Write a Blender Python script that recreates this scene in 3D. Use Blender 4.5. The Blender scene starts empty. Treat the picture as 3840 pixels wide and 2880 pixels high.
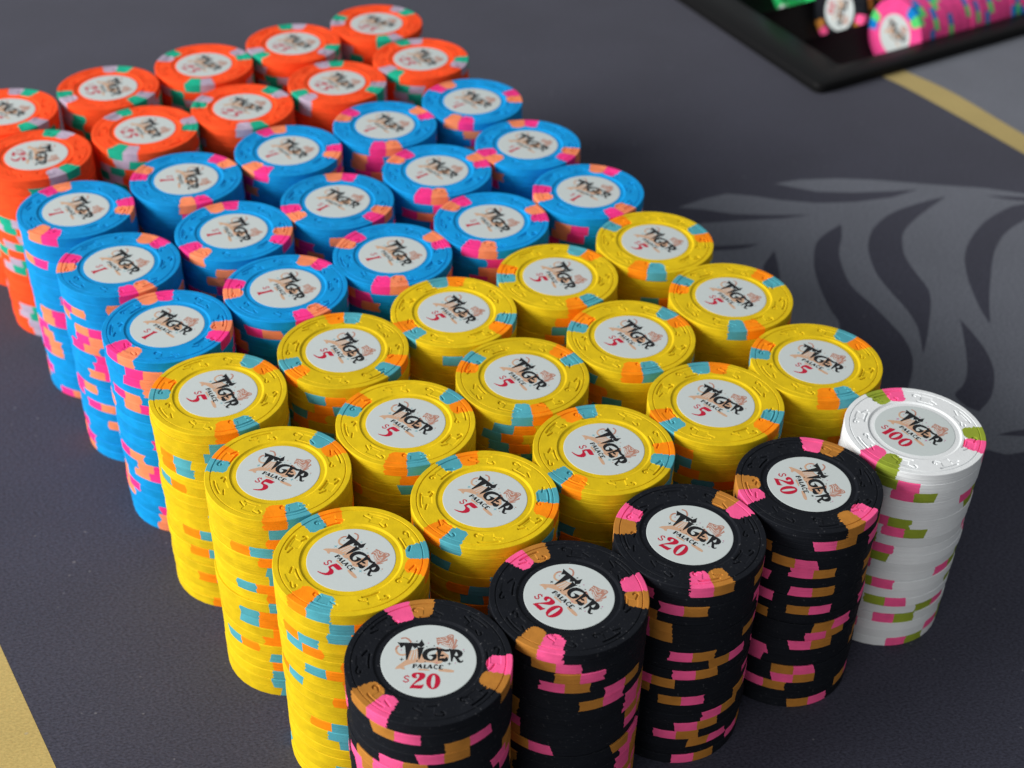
import bpy, math, random, json
import numpy as np
from mathutils import Vector, Matrix
from mathutils.geometry import tessellate_polygon

scene = bpy.context.scene
R = math.radians
MM = 0.001

# ------------------------------------------------------------------ camera
CAM_H = 0.067 + 0.2544
cam_d = bpy.data.cameras.new("camera")
cam = bpy.data.objects.new("camera", cam_d)
scene.collection.objects.link(cam)
tilt, roll = 0.64763, 0.021774
ct, st, cr, sr = math.cos(tilt), math.sin(tilt), math.cos(roll), math.sin(roll)
fwd = Vector((0, ct, -st)); up0 = Vector((0, st, ct)); rt0 = Vector((1, 0, 0))
rt = cr * rt0 + sr * up0
up = -sr * rt0 + cr * up0
cam.matrix_world = Matrix(((rt.x, up.x, -fwd.x, 0), (rt.y, up.y, -fwd.y, 0), (rt.z, up.z, -fwd.z, CAM_H), (0, 0, 0, 1)))
cam_d.sensor_fit = 'HORIZONTAL'
cam_d.sensor_width = 36.0
cam_d.lens = 36.0 * 5466.5 / 3840.0
cam_d.clip_start = 0.01
cam_d.clip_end = 50.0
cam_d.dof.use_dof = True
cam_d.dof.focus_distance = 0.378
cam_d.dof.aperture_fstop = 17.0
scene.camera = cam

# ------------------------------------------------------------------ room light and window
world = bpy.data.worlds.new("World")
scene.world = world
world.use_nodes = True
bg = world.node_tree.nodes["Background"]
bg.inputs[0].default_value = (0.93, 0.97, 1.0, 1)
bg.inputs[1].default_value = 0.29

def area(name, loc, target, sx, sy, power, col):
    d = bpy.data.lights.new(name, 'AREA')
    d.shape = 'RECTANGLE'; d.size = sx; d.size_y = sy; d.energy = power; d.color = col
    o = bpy.data.objects.new(name, d)
    scene.collection.objects.link(o)
    o.location = loc
    o.rotation_euler = (Vector(target) - Vector(loc)).to_track_quat('-Z', 'Y').to_euler()
    return o
area("window_light", (-1.95, -0.05, 1.02), (0.0, 0.40, 0.05), 1.5, 0.95, 78.0, (1.0, 0.985, 0.96))
area("second_window_light", (-0.80, -1.08, 0.47), (0.02, 0.30, 0.04), 0.9, 0.65, 8.0, (1.0, 0.985, 0.96))

scene.view_settings.view_transform = 'Standard'
scene.view_settings.look = 'None'
scene.view_settings.exposure = 0.0
scene.view_settings.gamma = 1.0
scene.render.engine = 'CYCLES'
scene.cycles.use_denoising = True
scene.cycles.max_bounces = 8
scene.cycles.diffuse_bounces = 5

# ------------------------------------------------------------------ measured data (millimetres, table plane)
TOPS = json.loads(r'''{"O9_1":{"x":[-160.5,522.94],"text":-63.0,"spot":91.4,"cw":1},"O9_2":{"x":[-127.22,545.79],"text":-42.6,"spot":35.9,"cw":1},"O9_3":{"x":[-94.03,568.14],"text":-40.9,"spot":99.3,"cw":0},"O9_4":{"x":[-61.37,590.41],"text":-28.1,"spot":53.6,"cw":1},"O8_0":{"x":[-173.5,467.24],"text":-73.7,"spot":77.4,"cw":0},"O8_1":{"x":[-138.76,488.59],"text":-54.9,"spot":17.2,"cw":1},"O8_2":{"x":[-105.72,509.06],"text":-28.1,"spot":50.2,"cw":0},"O8_3":{"x":[-71.91,532.18],"text":-48.9,"spot":106.8,"cw":1},"O8_4":{"x":[-40.25,555.94],"text":-57.5,"spot":110.2,"cw":0},"B7_0":{"x":[-149.71,429.68],"text":-54.2,"spot":8.6,"cw":1},"B7_1":{"x":[-116.47,452.28],"text":-71.2,"spot":50.8,"cw":1},"B7_2":{"x":[-83.45,474.9],"text":-46.5,"spot":118.7,"cw":1},"B7_3":{"x":[-50.01,496.61],"text":-44.7,"spot":35.9,"cw":0},"B7_4":{"x":[-17.82,518.19],"text":-42.6,"spot":15.9,"cw":1},"B6_0":{"x":[-127.28,395.78],"text":-45.8,"spot":60.8,"cw":0},"B6_1":{"x":[-93.92,417.86],"text":-60.5,"spot":111.6,"cw":0},"B6_2":{"x":[-61.63,439.06],"text":-34.0,"spot":91.1,"cw":0},"B6_3":{"x":[-28.46,462.27],"text":-42.2,"spot":26.8,"cw":0},"B6_4":{"x":[3.91,483.5],"text":-39.9,"spot":94.4,"cw":0},"B5_0":{"x":[-104.88,361.86],"text":-33.6,"spot":112.6,"cw":0},"B5_1":{"x":[-72.05,384.1],"text":-57.7,"spot":64.7,"cw":0},"B5_2":{"x":[-39.9,405.25],"text":-58.3,"spot":31.9,"cw":0},"B5_3":{"x":[-8.15,427.67],"text":-60.5,"spot":18.7,"cw":0},"B5_4":{"x":[25.38,449.58],"text":-34.5,"spot":67.7,"cw":0},"Y4_0":{"x":[-83.76,329.09],"text":-58.7,"spot":56.2,"cw":1},"Y4_1":{"x":[-50.4,351.45],"text":-56.8,"spot":95.4,"cw":0},"Y4_2":{"x":[-18.47,372.91],"text":-52.0,"spot":99.3,"cw":1},"Y4_3":{"x":[13.85,394.23],"text":-67.9,"spot":58.1,"cw":1},"Y4_4":{"x":[46.57,416.65],"text":-52.4,"spot":18.8,"cw":1},"Y3_0":{"x":[-61.83,295.1],"text":-24.1,"spot":44.7,"cw":1},"Y3_1":{"x":[-29.41,317.56],"text":-38.9,"spot":35.2,"cw":1},"Y3_2":{"x":[3.04,340.19],"text":-51.7,"spot":38.9,"cw":0},"Y3_3":{"x":[35.81,361.56],"text":-53.4,"spot":37.4,"cw":1},"Y3_4":{"x":[68.48,384.57],"text":-56.9,"spot":38.9,"cw":0},"Y2_0":{"x":[-39.11,262.61],"text":-45.5,"spot":1.9,"cw":1},"Y2_1":{"x":[-6.43,286.4],"text":-45.1,"spot":115.8,"cw":1},"Y2_2":{"x":[25.55,308.02],"text":-63.7,"spot":112.7,"cw":0},"Y2_3":{"x":[58.3,329.63],"text":-39.7,"spot":90.7,"cw":1},"Y2_4":{"x":[90.24,350.83],"text":-40.5,"spot":41.6,"cw":1},"K1_0":{"x":[-17.88,229.9],"text":0.0,"spot":107.7,"cw":1},"K1_1":{"x":[14.99,251.59],"text":-47.1,"spot":6.5,"cw":1},"K1_3":{"x":[79.82,295.22],"text":-77.0,"spot":69.8,"cw":1},"W1_4":{"x":[112.91,318.97],"text":-52.2,"spot":107.2,"cw":1},"K1_2":{"x":[46.23,274.38],"text":-38.3,"spot":43.1,"cw":0},"O9_0":{"x":[-194.55,500.81],"text":-30.3,"spot":83.0,"cw":1}}''')
SIDE = json.loads(r'''{"W1_4":{"1":[7.0,0],"2":[22.0,1],"4":[93.0,0],"5":[7.0,1],"6":[22.0,1],"11":[78.0,1],"8":[119.0,0],"12":[6.0,0],"14":[21.0,0],"15":[68.0,0],"16":[32.0,1],"18":[85.0,1],"19":[49.0,1]},"K1_3":{"1":[45.0,0],"3":[15.0,1],"4":[31.0,0],"6":[33.0,0],"8":[33.0,1],"10":[56.0,1],"11":[52.0,0],"12":[40.0,0],"15":[29.0,1],"16":[30.0,0],"17":[7.0,0],"19":[47.0,1]},"K1_2":{"2":[23.0,0],"4":[119.0,0],"5":[119.0,0],"7":[34.0,0],"8":[66.0,1],"9":[39.0,0],"10":[5.0,0],"12":[30.0,1],"14":[66.0,0],"15":[45.0,0],"16":[28.0,0],"17":[57.0,1],"19":[46.0,0]},"K1_1":{"1":[20.0,1],"2":[38.0,1],"3":[27.0,0],"4":[75.0,0],"5":[56.0,1],"10":[3.0,1]},"K1_0":{"2":[62.0,1],"3":[43.0,0],"1":[10.0,1],"5":[112.0,1]},"Y2_0":{"3":[112.0,1],"4":[115.0,0],"6":[14.0,0],"8":[93.0,1],"12":[14.0,1]},"Y3_0":{"7":[15.0,0],"10":[15.0,0],"11":[14.0,0],"14":[113.0,0],"3":[13.0,1]},"Y4_0":{"3":[115.0,1],"4":[117.0,1],"6":[106.0,0],"11":[12.0,1],"13":[19.0,1],"16":[23.0,1]},"B5_0":{"4":[114.0,0],"5":[10.0,1],"11":[107.0,0],"1":[18.0,0]},"B6_0":{"2":[108.0,0],"4":[6.0,1],"6":[118.0,0]},"B7_0":{"9":[2.0,1],"14":[109.0,0]},"O8_0":{"5":[9.0,1],"8":[6.0,0],"10":[11.0,0],"16":[12.0,0]}}''')
ART = json.loads(r'''{"lettering":[[[[-7.57,5.36],[-6.95,5.23],[-5.43,5.23],[-2.55,5.13],[-2.22,5.63],[-1.95,6.38],[-1.78,5.7],[-1.4,5.03],[-1.34,4.75],[-1.49,4.46],[-1.96,3.94],[-2.67,4.45],[-3.42,3.56],[-4.1,4.39],[-4.36,3.25],[-4.65,1.9],[-4.92,0.44],[-5.06,-0.03],[-5.19,0.1],[-5.36,1.88],[-5.56,3.44],[-5.75,4.43],[-6.13,4.33],[-6.63,3.69],[-6.99,4.59]]],[[[-3.02,3.91],[-2.13,3.82],[-1.2,3.91],[-1.52,3.5],[-1.7,2.43],[-1.96,1.19],[-2.26,0.02],[-2.4,0.85],[-2.54,2.4],[-2.69,3.47]]],[[[1.87,4.11],[1.67,3.74],[0.74,3.79],[-0.09,3.62],[-0.83,3.24],[-1.33,2.55],[-1.51,1.76],[-1.4,0.99],[-0.98,0.33],[-0.29,-0.04],[0.63,-0.15],[1.29,0.12],[1.67,0.69],[1.76,1.41],[1.73,1.86],[1.19,1.84],[-0.05,1.47],[0.8,1.33],[1.03,0.94],[0.93,0.5],[0.61,0.16],[0.19,0.25],[-0.25,0.63],[-0.5,1.23],[-0.49,1.9],[-0.19,2.53],[0.37,2.94],[1.11,3.18],[1.69,3.37]]],[[[1.52,3.48],[1.91,4.05],[2.06,3.55],[2.78,3.63],[3.72,3.37],[4.47,3.45],[4.71,3.68],[4.69,3.18],[4.5,2.89],[3.91,2.76],[3.32,2.91],[2.81,2.9],[2.68,2.33],[2.58,1.71],[2.87,1.72],[3.12,1.9],[3.38,1.68],[3.8,1.58],[3.39,1.46],[3.07,1.28],[2.56,1.38],[2.43,0.65],[2.56,0.49],[3.18,0.67],[3.81,0.64],[4.04,1.09],[4.26,0.93],[4.41,0.38],[4.3,-0.07],[3.82,-0.36],[3.31,-0.27],[2.79,0.05],[2.22,-0.13],[2.11,1.2],[2.0,2.31],[1.84,3.09]]],[[[4.63,3.74],[5.14,3.47],[6.07,3.5],[6.83,3.35],[7.44,2.98],[7.72,2.37],[7.62,1.69],[7.18,1.18],[6.73,0.89],[6.96,0.45],[7.31,-0.09],[7.65,-0.14],[7.89,0.25],[7.94,-0.02],[7.66,-0.42],[7.25,-0.54],[6.83,-0.39],[6.51,0.21],[6.1,0.98],[5.79,1.31],[5.59,1.02],[5.4,-0.26],[5.23,-0.27],[5.15,0.73],[5.0,1.95],[4.83,3.07]],[[6.22,2.94],[6.03,2.43],[5.77,1.75],[6.16,1.43],[6.66,1.44],[6.77,1.89],[6.53,2.56]]]],"palace":[[[[-3.29,-1.23],[-3.38,-2.41]],0.34],[[[-3.22,-1.3],[-2.76,-1.36],[-2.63,-1.59],[-2.72,-1.84],[-3.18,-1.9]],0.17],[[[-3.64,-2.39],[-3.1,-2.42]],0.14],[[[-2.49,-2.45],[-1.89,-1.3]],0.15],[[[-1.89,-1.27],[-1.49,-2.5]],0.36],[[[-2.25,-2.08],[-1.67,-2.09]],0.14],[[[-0.76,-1.3],[-0.88,-2.42]],0.32],[[[-0.98,-2.45],[0.03,-2.42]],0.19],[[[0.03,-2.42],[0.08,-2.07]],0.12],[[[-0.15,-2.51],[0.41,-1.34]],0.15],[[[0.41,-1.31],[0.81,-2.54]],0.36],[[[0.08,-2.12],[0.66,-2.16]],0.14],[[[2.13,-1.66],[1.97,-1.37],[1.55,-1.41],[1.38,-1.81],[1.4,-2.3],[1.7,-2.57],[2.18,-2.47]],0.22],[[[2.72,-1.42],[2.62,-2.6]],0.32],[[[2.72,-1.44],[3.42,-1.51]],0.17],[[[2.69,-2.01],[3.15,-2.02]],0.14],[[[2.6,-2.6],[3.43,-2.61]],0.2],[[[3.42,-1.48],[3.4,-1.73]],0.12]],"salmon":[[[[-6.84,6.58],[-6.22,6.77],[-5.71,6.79],[-5.09,6.4],[-4.63,5.85],[-4.42,5.34]],0.44],[[[-7.18,4.35],[-7.65,3.83],[-7.78,3.04]],0.49]],"peachs":[[[[-7.78,3.04],[-7.48,2.15],[-6.85,1.55],[-6.17,1.41],[-5.43,1.65]],0.51]],"salmonp":[[[[1.33,6.94],[1.83,7.12],[2.67,7.26],[3.6,7.46],[4.09,7.93],[4.58,8.24],[5.18,8.2],[5.49,7.86],[5.49,6.94],[5.71,5.81],[5.7,4.33],[5.3,3.76],[4.44,4.07],[3.23,4.6],[2.7,5.04],[2.34,5.43],[2.08,4.85],[1.83,4.84],[1.57,5.69],[1.52,6.48]]],[[[5.92,6.9],[6.5,6.29],[6.3,6.05],[5.81,3.66],[5.39,3.65],[5.78,5.24]]],[[[6.34,5.14],[6.48,4.7],[6.05,3.89],[5.56,3.52],[5.35,3.56],[6.11,4.57]]],[[[1.48,4.21],[1.82,4.22],[2.42,4.01],[3.11,3.64],[1.6,3.59]]]],"peachp":[[[[-4.72,2.34],[-4.26,2.92],[-3.42,3.05],[-2.78,3.52],[-2.27,2.19],[-1.23,1.55],[-0.34,0.68],[0.54,0.04],[1.29,1.62],[1.87,3.21],[2.89,3.12],[3.77,2.36],[4.55,1.72],[4.6,0.71],[3.95,0.36],[2.84,-0.89],[1.86,-1.14],[1.0,-0.72],[-0.67,-0.66],[-1.83,-0.91],[-2.67,-0.71],[-3.65,-1.07],[-4.78,-1.55],[-5.43,-1.9],[-5.56,-2.34],[-5.2,-2.77],[-5.68,-2.98],[-6.37,-2.69],[-7.59,-2.94],[-7.24,-2.06],[-6.31,-1.15],[-5.46,-0.24],[-4.93,0.55],[-4.74,1.45]]],[[[-2.3,-2.63],[-0.55,-2.69],[0.29,-2.83],[0.48,-3.2],[-0.86,-3.13],[-2.02,-3.17]]],[[[2.28,-2.77],[3.42,-2.46],[5.26,-2.68],[6.02,-2.94],[5.96,-3.48],[4.89,-3.57],[3.64,-3.39],[2.63,-3.25]]]],"pale":[[[[-3.91,2.7],[-4.16,1.46],[-4.39,0.01]],0.17],[[[-3.37,2.83],[-3.39,1.49],[-3.64,0.03]],0.15],[[[-2.95,2.95],[-2.82,1.73],[-2.92,0.5]],0.14],[[[2.27,6.79],[2.98,6.3],[3.66,6.2],[4.03,6.56],[3.71,6.95]],0.15],[[[1.73,5.81],[2.65,6.0],[3.7,5.39],[4.47,5.2],[4.84,6.35]],0.15],[[[2.77,5.32],[3.73,4.84],[4.84,4.51],[5.12,5.9]],0.15],[[[4.28,7.54],[4.69,7.86],[5.12,7.68],[5.01,7.22],[4.71,7.38]],0.12],[[[2.95,6.93],[3.36,7.11],[3.95,7.18]],0.1],[[[3.22,4.88],[4.09,4.4],[5.12,4.03],[5.4,5.34]],0.12],[[[1.69,6.49],[2.29,6.39]],0.1]],"stars":[[-3.1,5.8,0.37],[-6.25,0.09,0.58],[4.83,-0.94,0.56],[-2.68,-0.29,0.39],[-0.79,-0.46,0.31],[1.04,4.45,0.31],[-0.67,4.17,0.24],[8.13,2.88,0.2]],"stars2":[[-0.34,5.29,0.27],[-6.55,2.98,0.29],[7.92,3.47,0.31],[6.22,-0.66,0.24],[1.87,-0.67,0.29]],"v20":{"poly":[[[[-3.65,-4.79],[-3.56,-4.3],[-3.13,-3.91],[-2.47,-3.78],[-1.31,-3.8],[-0.72,-4.0],[-0.44,-4.48],[-0.49,-5.13],[-0.86,-5.68],[-1.49,-6.19],[-2.2,-6.69],[-2.82,-7.3],[-3.05,-7.55],[-2.07,-7.52],[-1.24,-7.52],[-0.81,-7.25],[-0.68,-7.34],[-0.81,-7.93],[-1.1,-8.58],[-2.0,-8.59],[-3.07,-8.48],[-3.72,-8.57],[-3.85,-8.39],[-3.53,-7.69],[-2.86,-6.71],[-2.26,-5.83],[-1.89,-5.17],[-1.84,-4.63],[-2.07,-4.31],[-2.36,-4.26],[-2.59,-4.54],[-2.61,-4.92],[-2.29,-5.29],[-2.36,-5.46],[-2.94,-5.53],[-3.36,-5.32]]],[[[3.05,-6.27],[3.0,-6.88],[2.84,-7.46],[2.59,-7.95],[2.25,-8.33],[1.86,-8.58],[1.45,-8.67],[1.03,-8.6],[0.63,-8.38],[0.29,-8.02],[0.03,-7.54],[-0.14,-6.97],[-0.21,-6.36],[-0.16,-5.75],[-0.0,-5.17],[0.25,-4.67],[0.58,-4.28],[0.97,-4.03],[1.4,-3.94],[1.82,-4.01],[2.22,-4.24],[2.56,-4.61],[2.82,-5.09],[2.99,-5.66]],[[1.86,-6.36],[1.83,-6.85],[1.78,-7.32],[1.69,-7.71],[1.59,-8.02],[1.47,-8.21],[1.35,-8.28],[1.22,-8.22],[1.11,-8.03],[1.02,-7.73],[0.95,-7.34],[0.91,-6.88],[0.91,-6.39],[0.93,-5.89],[0.99,-5.43],[1.07,-5.02],[1.18,-4.72],[1.3,-4.52],[1.42,-4.45],[1.55,-4.51],[1.66,-4.7],[1.75,-5.01],[1.82,-5.4],[1.85,-5.86]]]],"stroke":[[[[-4.13,-5.18],[-4.55,-4.9],[-5.04,-4.96],[-5.25,-5.27],[-4.95,-5.67],[-4.35,-5.98],[-4.2,-6.3],[-4.57,-6.67],[-5.24,-6.58],[-5.41,-6.26]],0.31],[[[-4.61,-4.93],[-4.57,-4.58]],0.12],[[[-4.84,-6.66],[-4.88,-6.98]],0.12]]},"v5p":[[-1.53,-4.05],[-1.38,-3.62],[-0.39,-3.49],[1.31,-3.75],[0.89,-4.73],[0.35,-4.88],[-0.98,-4.8],[-1.19,-4.97],[-1.14,-5.56],[0.1,-5.61],[0.77,-6.1],[0.97,-6.71],[0.71,-7.45],[0.04,-8.18],[-1.08,-8.63],[-2.23,-8.82],[-2.4,-8.66],[-1.11,-8.14],[-0.46,-7.61],[-0.38,-6.96],[-0.72,-6.32],[-1.08,-6.09],[-1.82,-5.83],[-1.83,-4.81]],"v1p":[[-1.57,-4.41],[-0.77,-4.29],[0.09,-4.01],[0.0,-4.66],[-0.34,-5.15],[-0.48,-6.78],[-0.53,-8.34],[-0.16,-8.99],[-1.24,-8.98],[-2.2,-8.88],[-1.86,-8.32],[-1.43,-6.9],[-1.24,-5.47],[-1.27,-4.97]],"d1c":[[-3.15,-5.34]],"d5c":[[-3.06,-5.0]],"d100c":[[-6.02,-5.58]],"o100p":[[-4.86,-4.81],[-3.5,-3.92],[-3.37,-4.89],[-3.49,-8.17],[-4.82,-8.38],[-4.75,-7.46],[-4.63,-5.98]],"z100c":[[-1.5,-6.16],[2.02,-6.49]],"z100b":[[-2.8,-7.7],[-0.15,-4.69],[-1.55,-3.35],[-1.43,-8.9]]}''')
FELT = json.loads(r'''{"light":[[70.9,555.2],[82.2,562.9],[93.4,568.3],[105.6,566.7],[116.7,563.6],[132.8,561.7],[149.4,563.4],[166.8,568.2],[179.9,575.8],[167.8,573.7],[150.9,571.7],[134.3,571.8],[123.3,575.5],[116.2,578.5],[127.6,582.4],[144.7,584.4],[161.4,583.9],[185.9,580.8],[210.5,578.5],[227.0,574.2],[248.0,564.4],[266.2,544.6],[255.7,489.7],[231.7,439.0],[199.2,399.6],[178.4,392.2],[171.9,390.4],[166.8,392.5],[158.8,394.1],[146.6,397.8],[125.1,423.8],[110.6,464.6],[91.2,483.2],[74.3,518.7],[76.1,539.7],[80.3,542.3],[98.2,545.3],[114.5,547.5],[128.7,551.3],[110.9,550.5],[94.8,550.6],[81.4,554.0]],"dark":[[[80.1,523.0],[92.0,524.8],[103.1,526.5],[94.8,522.1],[79.8,519.8]],[[101.9,506.9],[105.7,515.9],[108.5,521.2],[108.5,511.4],[108.0,498.8],[105.2,500.0]],[[140.3,543.9],[132.9,536.7],[127.2,528.2],[124.5,517.8],[123.1,506.3],[123.4,491.2],[125.0,478.0],[126.8,466.5],[122.1,446.7],[125.1,423.8],[137.0,415.4],[142.1,421.1],[145.8,429.0],[148.8,437.1],[151.0,447.8],[150.4,458.7],[147.3,468.6],[142.5,481.3],[136.6,494.4],[135.0,506.8],[135.5,521.2],[138.6,533.2]],[[191.1,570.1],[178.2,563.8],[164.1,554.4],[154.7,543.0],[149.6,530.6],[147.8,518.8],[148.3,504.5],[151.7,490.9],[155.3,479.2],[157.0,466.4],[155.5,449.2],[159.3,460.3],[163.7,475.6],[166.3,486.2],[166.9,495.6],[164.2,508.0],[162.7,519.4],[163.9,531.2],[166.9,540.4],[174.8,551.7],[183.5,561.6]],[[237.7,571.3],[224.6,565.0],[216.9,561.4],[204.2,549.8],[194.4,535.5],[188.4,521.9],[185.7,508.8],[184.7,495.0],[184.9,480.3],[186.0,470.0],[189.9,487.1],[193.7,500.8],[198.0,515.0],[202.5,526.9],[209.6,539.2],[220.7,550.5],[234.2,559.0]],[[174.9,473.4],[174.2,465.8],[172.1,451.0],[169.4,437.9],[165.8,429.7],[161.7,424.0],[164.2,417.5],[168.2,414.4],[174.1,422.2],[177.8,431.3],[180.1,441.8],[179.8,453.7],[177.5,464.7]],[[208.8,571.7],[226.2,571.1],[241.6,570.7],[232.4,567.3],[220.3,568.1]],[[171.3,401.1],[177.4,403.5],[187.8,405.5],[193.5,402.5],[186.3,400.2],[180.7,400.8]]],"gold_lo":[[173.7,706.9],[186.3,691.9],[193.7,681.8],[199.7,673.8],[224.5,631.9],[237.1,611.9],[265.0,558.5]],"gold_hi":[[185.2,724.0],[198.1,701.1],[208.2,689.6],[218.7,674.8],[235.3,649.2],[242.3,631.4],[272.6,582.5]],"gleft":[[-148.3,292.5],[-120.5,249.1]]}''')
SHOWN = json.loads(r'''{"K1_0":[0,1,2,3,4,5,6,7,8,9,10],"K1_1":[0,1,2,3,4,5,6,7,8,9,10,11,12,13,14,15,16,17],"K1_2":[0,1,2,3,4,5,6,7,8,9,10,11,12,13,14,15,16,17,18,19],"K1_3":[0,1,2,3,4,5,6,7,8,9,10,11,12,13,14,15,16,17,18,19],"W1_4":[0,1,2,3,4,5,6,7,8,9,10,11,12,13,14,15,16,17,18,19],"Y2_0":[0,1,2,3,4,5,6,7,8,9,10,11,12,13,14,15,16,17,18,19],"Y2_1":[0,1,2,3,4,5,6],"Y2_2":[0,1,2,3,4,5],"Y2_3":[0,1,2,3,4,5],"Y2_4":[0,1,2,3,4],"Y3_0":[0,1,2,3,4,5,6,7,8,9,10,11,12,13,14,15,16,17,18,19],"Y3_1":[0,1,2,3,4,5],"Y3_2":[0,1,2,3,4],"Y3_3":[0,1,2,3,4],"Y3_4":[0,1,2,3,4],"Y4_0":[0,1,2,3,4,5,6,7,8,9,10,11,12,13,14,15,16,17,18,19],"Y4_1":[0,1,2,3,4,5],"Y4_2":[0,1,2,3,4],"Y4_3":[0,1,2,3,4],"Y4_4":[0,1,2,3],"B5_0":[0,1,2,3,4,5,6,7,8,9,10,11,12,13,14,15,16,17,18,19],"B5_1":[0,1,2,3,4,5],"B5_2":[0,1,2,3],"B5_3":[0,1,2,3],"B5_4":[0,1,2,3],"B6_0":[0,1,2,3,4,5,6,7,8,9,10,11,12,13,14,15,16,17,18,19],"B6_1":[0,1,2,3,4],"B6_2":[0,1,2,3],"B6_3":[0,1,2,3,4],"B6_4":[0,1,2,3],"B7_0":[0,1,2,3,4,5,6,7,8,9,10,11,12,13,14,15,16,17,18,19],"B7_1":[0,1,2,3,4],"B7_2":[0,1,2,3,4],"B7_3":[0,1,2,3,4],"B7_4":[0,1,2,3],"O8_0":[0,1,2,3,4,5,6,7,8,9,10,11,12,13,14,15,16,17,18,19],"O8_1":[0,1,2,3,4],"O8_2":[0,1,2,3],"O8_3":[0,1,2,3],"O8_4":[0,1,2,3],"O9_0":[0,1,2,16,17,18,19],"O9_1":[0,1,2,3,4,5,6,7,8],"O9_2":[0,1,2,3],"O9_3":[0,1,2,3],"O9_4":[0,1,2,3]}''')

# ------------------------------------------------------------------ materials
def nt(name):
    m = bpy.data.materials.new(name); m.use_nodes = True
    t = m.node_tree
    b = t.nodes["Principled BSDF"]
    return m, t, b

def clay(name, col, rough=0.72, var=0.13, bump=1.0, speck=0.0, spec=0.13):
    m, t, b = nt(name)
    N, Lk = t.nodes, t.links
    tc = N.new('ShaderNodeTexCoord')
    oi = N.new('ShaderNodeObjectInfo')
    # mottled clay colour
    n1 = N.new('ShaderNodeTexNoise'); n1.inputs['Scale'].default_value = 260; n1.inputs['Detail'].default_value = 5
    Lk.new(tc.outputs['Object'], n1.inputs['Vector'])
    mr = N.new('ShaderNodeMapRange'); mr.inputs[1].default_value = 0.3; mr.inputs[2].default_value = 0.7
    mr.inputs[3].default_value = 1 - var; mr.inputs[4].default_value = 1 + var * 0.6
    Lk.new(n1.outputs['Fac'], mr.inputs[0])
    ro = N.new('ShaderNodeMapRange'); ro.inputs[3].default_value = 0.89; ro.inputs[4].default_value = 1.04
    Lk.new(oi.outputs['Random'], ro.inputs[0])
    mu = N.new('ShaderNodeMath'); mu.operation = 'MULTIPLY'
    Lk.new(mr.outputs[0], mu.inputs[0]); Lk.new(ro.outputs[0], mu.inputs[1])
    mx = N.new('ShaderNodeVectorMath'); mx.operation = 'SCALE'
    mx.inputs[0].default_value = col
    Lk.new(mu.outputs[0], mx.inputs['Scale'])
    last = mx.outputs[0]
    if speck > 0:
        n3 = N.new('ShaderNodeTexNoise'); n3.inputs['Scale'].default_value = 1500; n3.inputs['Detail'].default_value = 2
        Lk.new(tc.outputs['Object'], n3.inputs['Vector'])
        m3 = N.new('ShaderNodeMapRange'); m3.inputs[1].default_value = 0.66; m3.inputs[2].default_value = 0.8; m3.inputs[3].default_value = 0; m3.inputs[4].default_value = speck
        Lk.new(n3.outputs['Fac'], m3.inputs[0])
        mc = N.new('ShaderNodeMix'); mc.data_type = 'RGBA'
        Lk.new(m3.outputs[0], mc.inputs['Factor']); Lk.new(last, mc.inputs[6]); mc.inputs[7].default_value = (0.22, 0.22, 0.23, 1)
        last = mc.outputs[2]
    Lk.new(last, b.inputs['Base Color'])
    b.inputs['Roughness'].default_value = rough
    b.inputs['Specular IOR Level'].default_value = spec
    # fine grain, plus the turned lines round the edge
    n2 = N.new('ShaderNodeTexNoise'); n2.inputs['Scale'].default_value = 2200; n2.inputs['Detail'].default_value = 3
    Lk.new(tc.outputs['Object'], n2.inputs['Vector'])
    mp = N.new('ShaderNodeMapping'); mp.inputs['Scale'].default_value = (30, 30, 2300)
    Lk.new(tc.outputs['Object'], mp.inputs['Vector'])
    ad = N.new('ShaderNodeVectorMath'); ad.operation = 'ADD'
    Lk.new(mp.outputs[0], ad.inputs[0]); Lk.new(oi.outputs['Random'], ad.inputs[1])
    n4 = N.new('ShaderNodeTexNoise'); n4.inputs['Scale'].default_value = 1.0; n4.inputs['Detail'].default_value = 3
    Lk.new(ad.outputs[0], n4.inputs['Vector'])
    b1 = N.new('ShaderNodeBump'); b1.inputs['Strength'].default_value = 0.35 * bump; b1.inputs['Distance'].default_value = 0.00012
    b2 = N.new('ShaderNodeBump'); b2.inputs['Strength'].default_value = 0.85 * bump; b2.inputs['Distance'].default_value = 0.00018
    Lk.new(n2.outputs['Fac'], b1.inputs['Height'])
    Lk.new(n4.outputs['Fac'], b2.inputs['Height'])
    Lk.new(b1.outputs[0], b2.inputs['Normal'])
    Lk.new(b2.outputs[0], b.inputs['Normal'])
    return m

def flat(name, col, rough=0.5, spec=0.3, var=0.045):
    m, t, b = nt(name)
    N, Lk = t.nodes, t.links
    tc = N.new('ShaderNodeTexCoord')
    n1 = N.new('ShaderNodeTexNoise'); n1.inputs['Scale'].default_value = 900; n1.inputs['Detail'].default_value = 3
    Lk.new(tc.outputs['Object'], n1.inputs['Vector'])
    mr = N.new('ShaderNodeMapRange'); mr.inputs[1].default_value = 0.3; mr.inputs[2].default_value = 0.7; mr.inputs[3].default_value = 1 - var; mr.inputs[4].default_value = 1 + var
    Lk.new(n1.outputs['Fac'], mr.inputs[0])
    mx = N.new('ShaderNodeVectorMath'); mx.operation = 'SCALE'; mx.inputs[0].default_value = col
    Lk.new(mr.outputs[0], mx.inputs['Scale']); Lk.new(mx.outputs[0], b.inputs['Base Color'])
    b.inputs['Roughness'].default_value = rough
    b.inputs['Specular IOR Level'].default_value = spec
    return m

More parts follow.
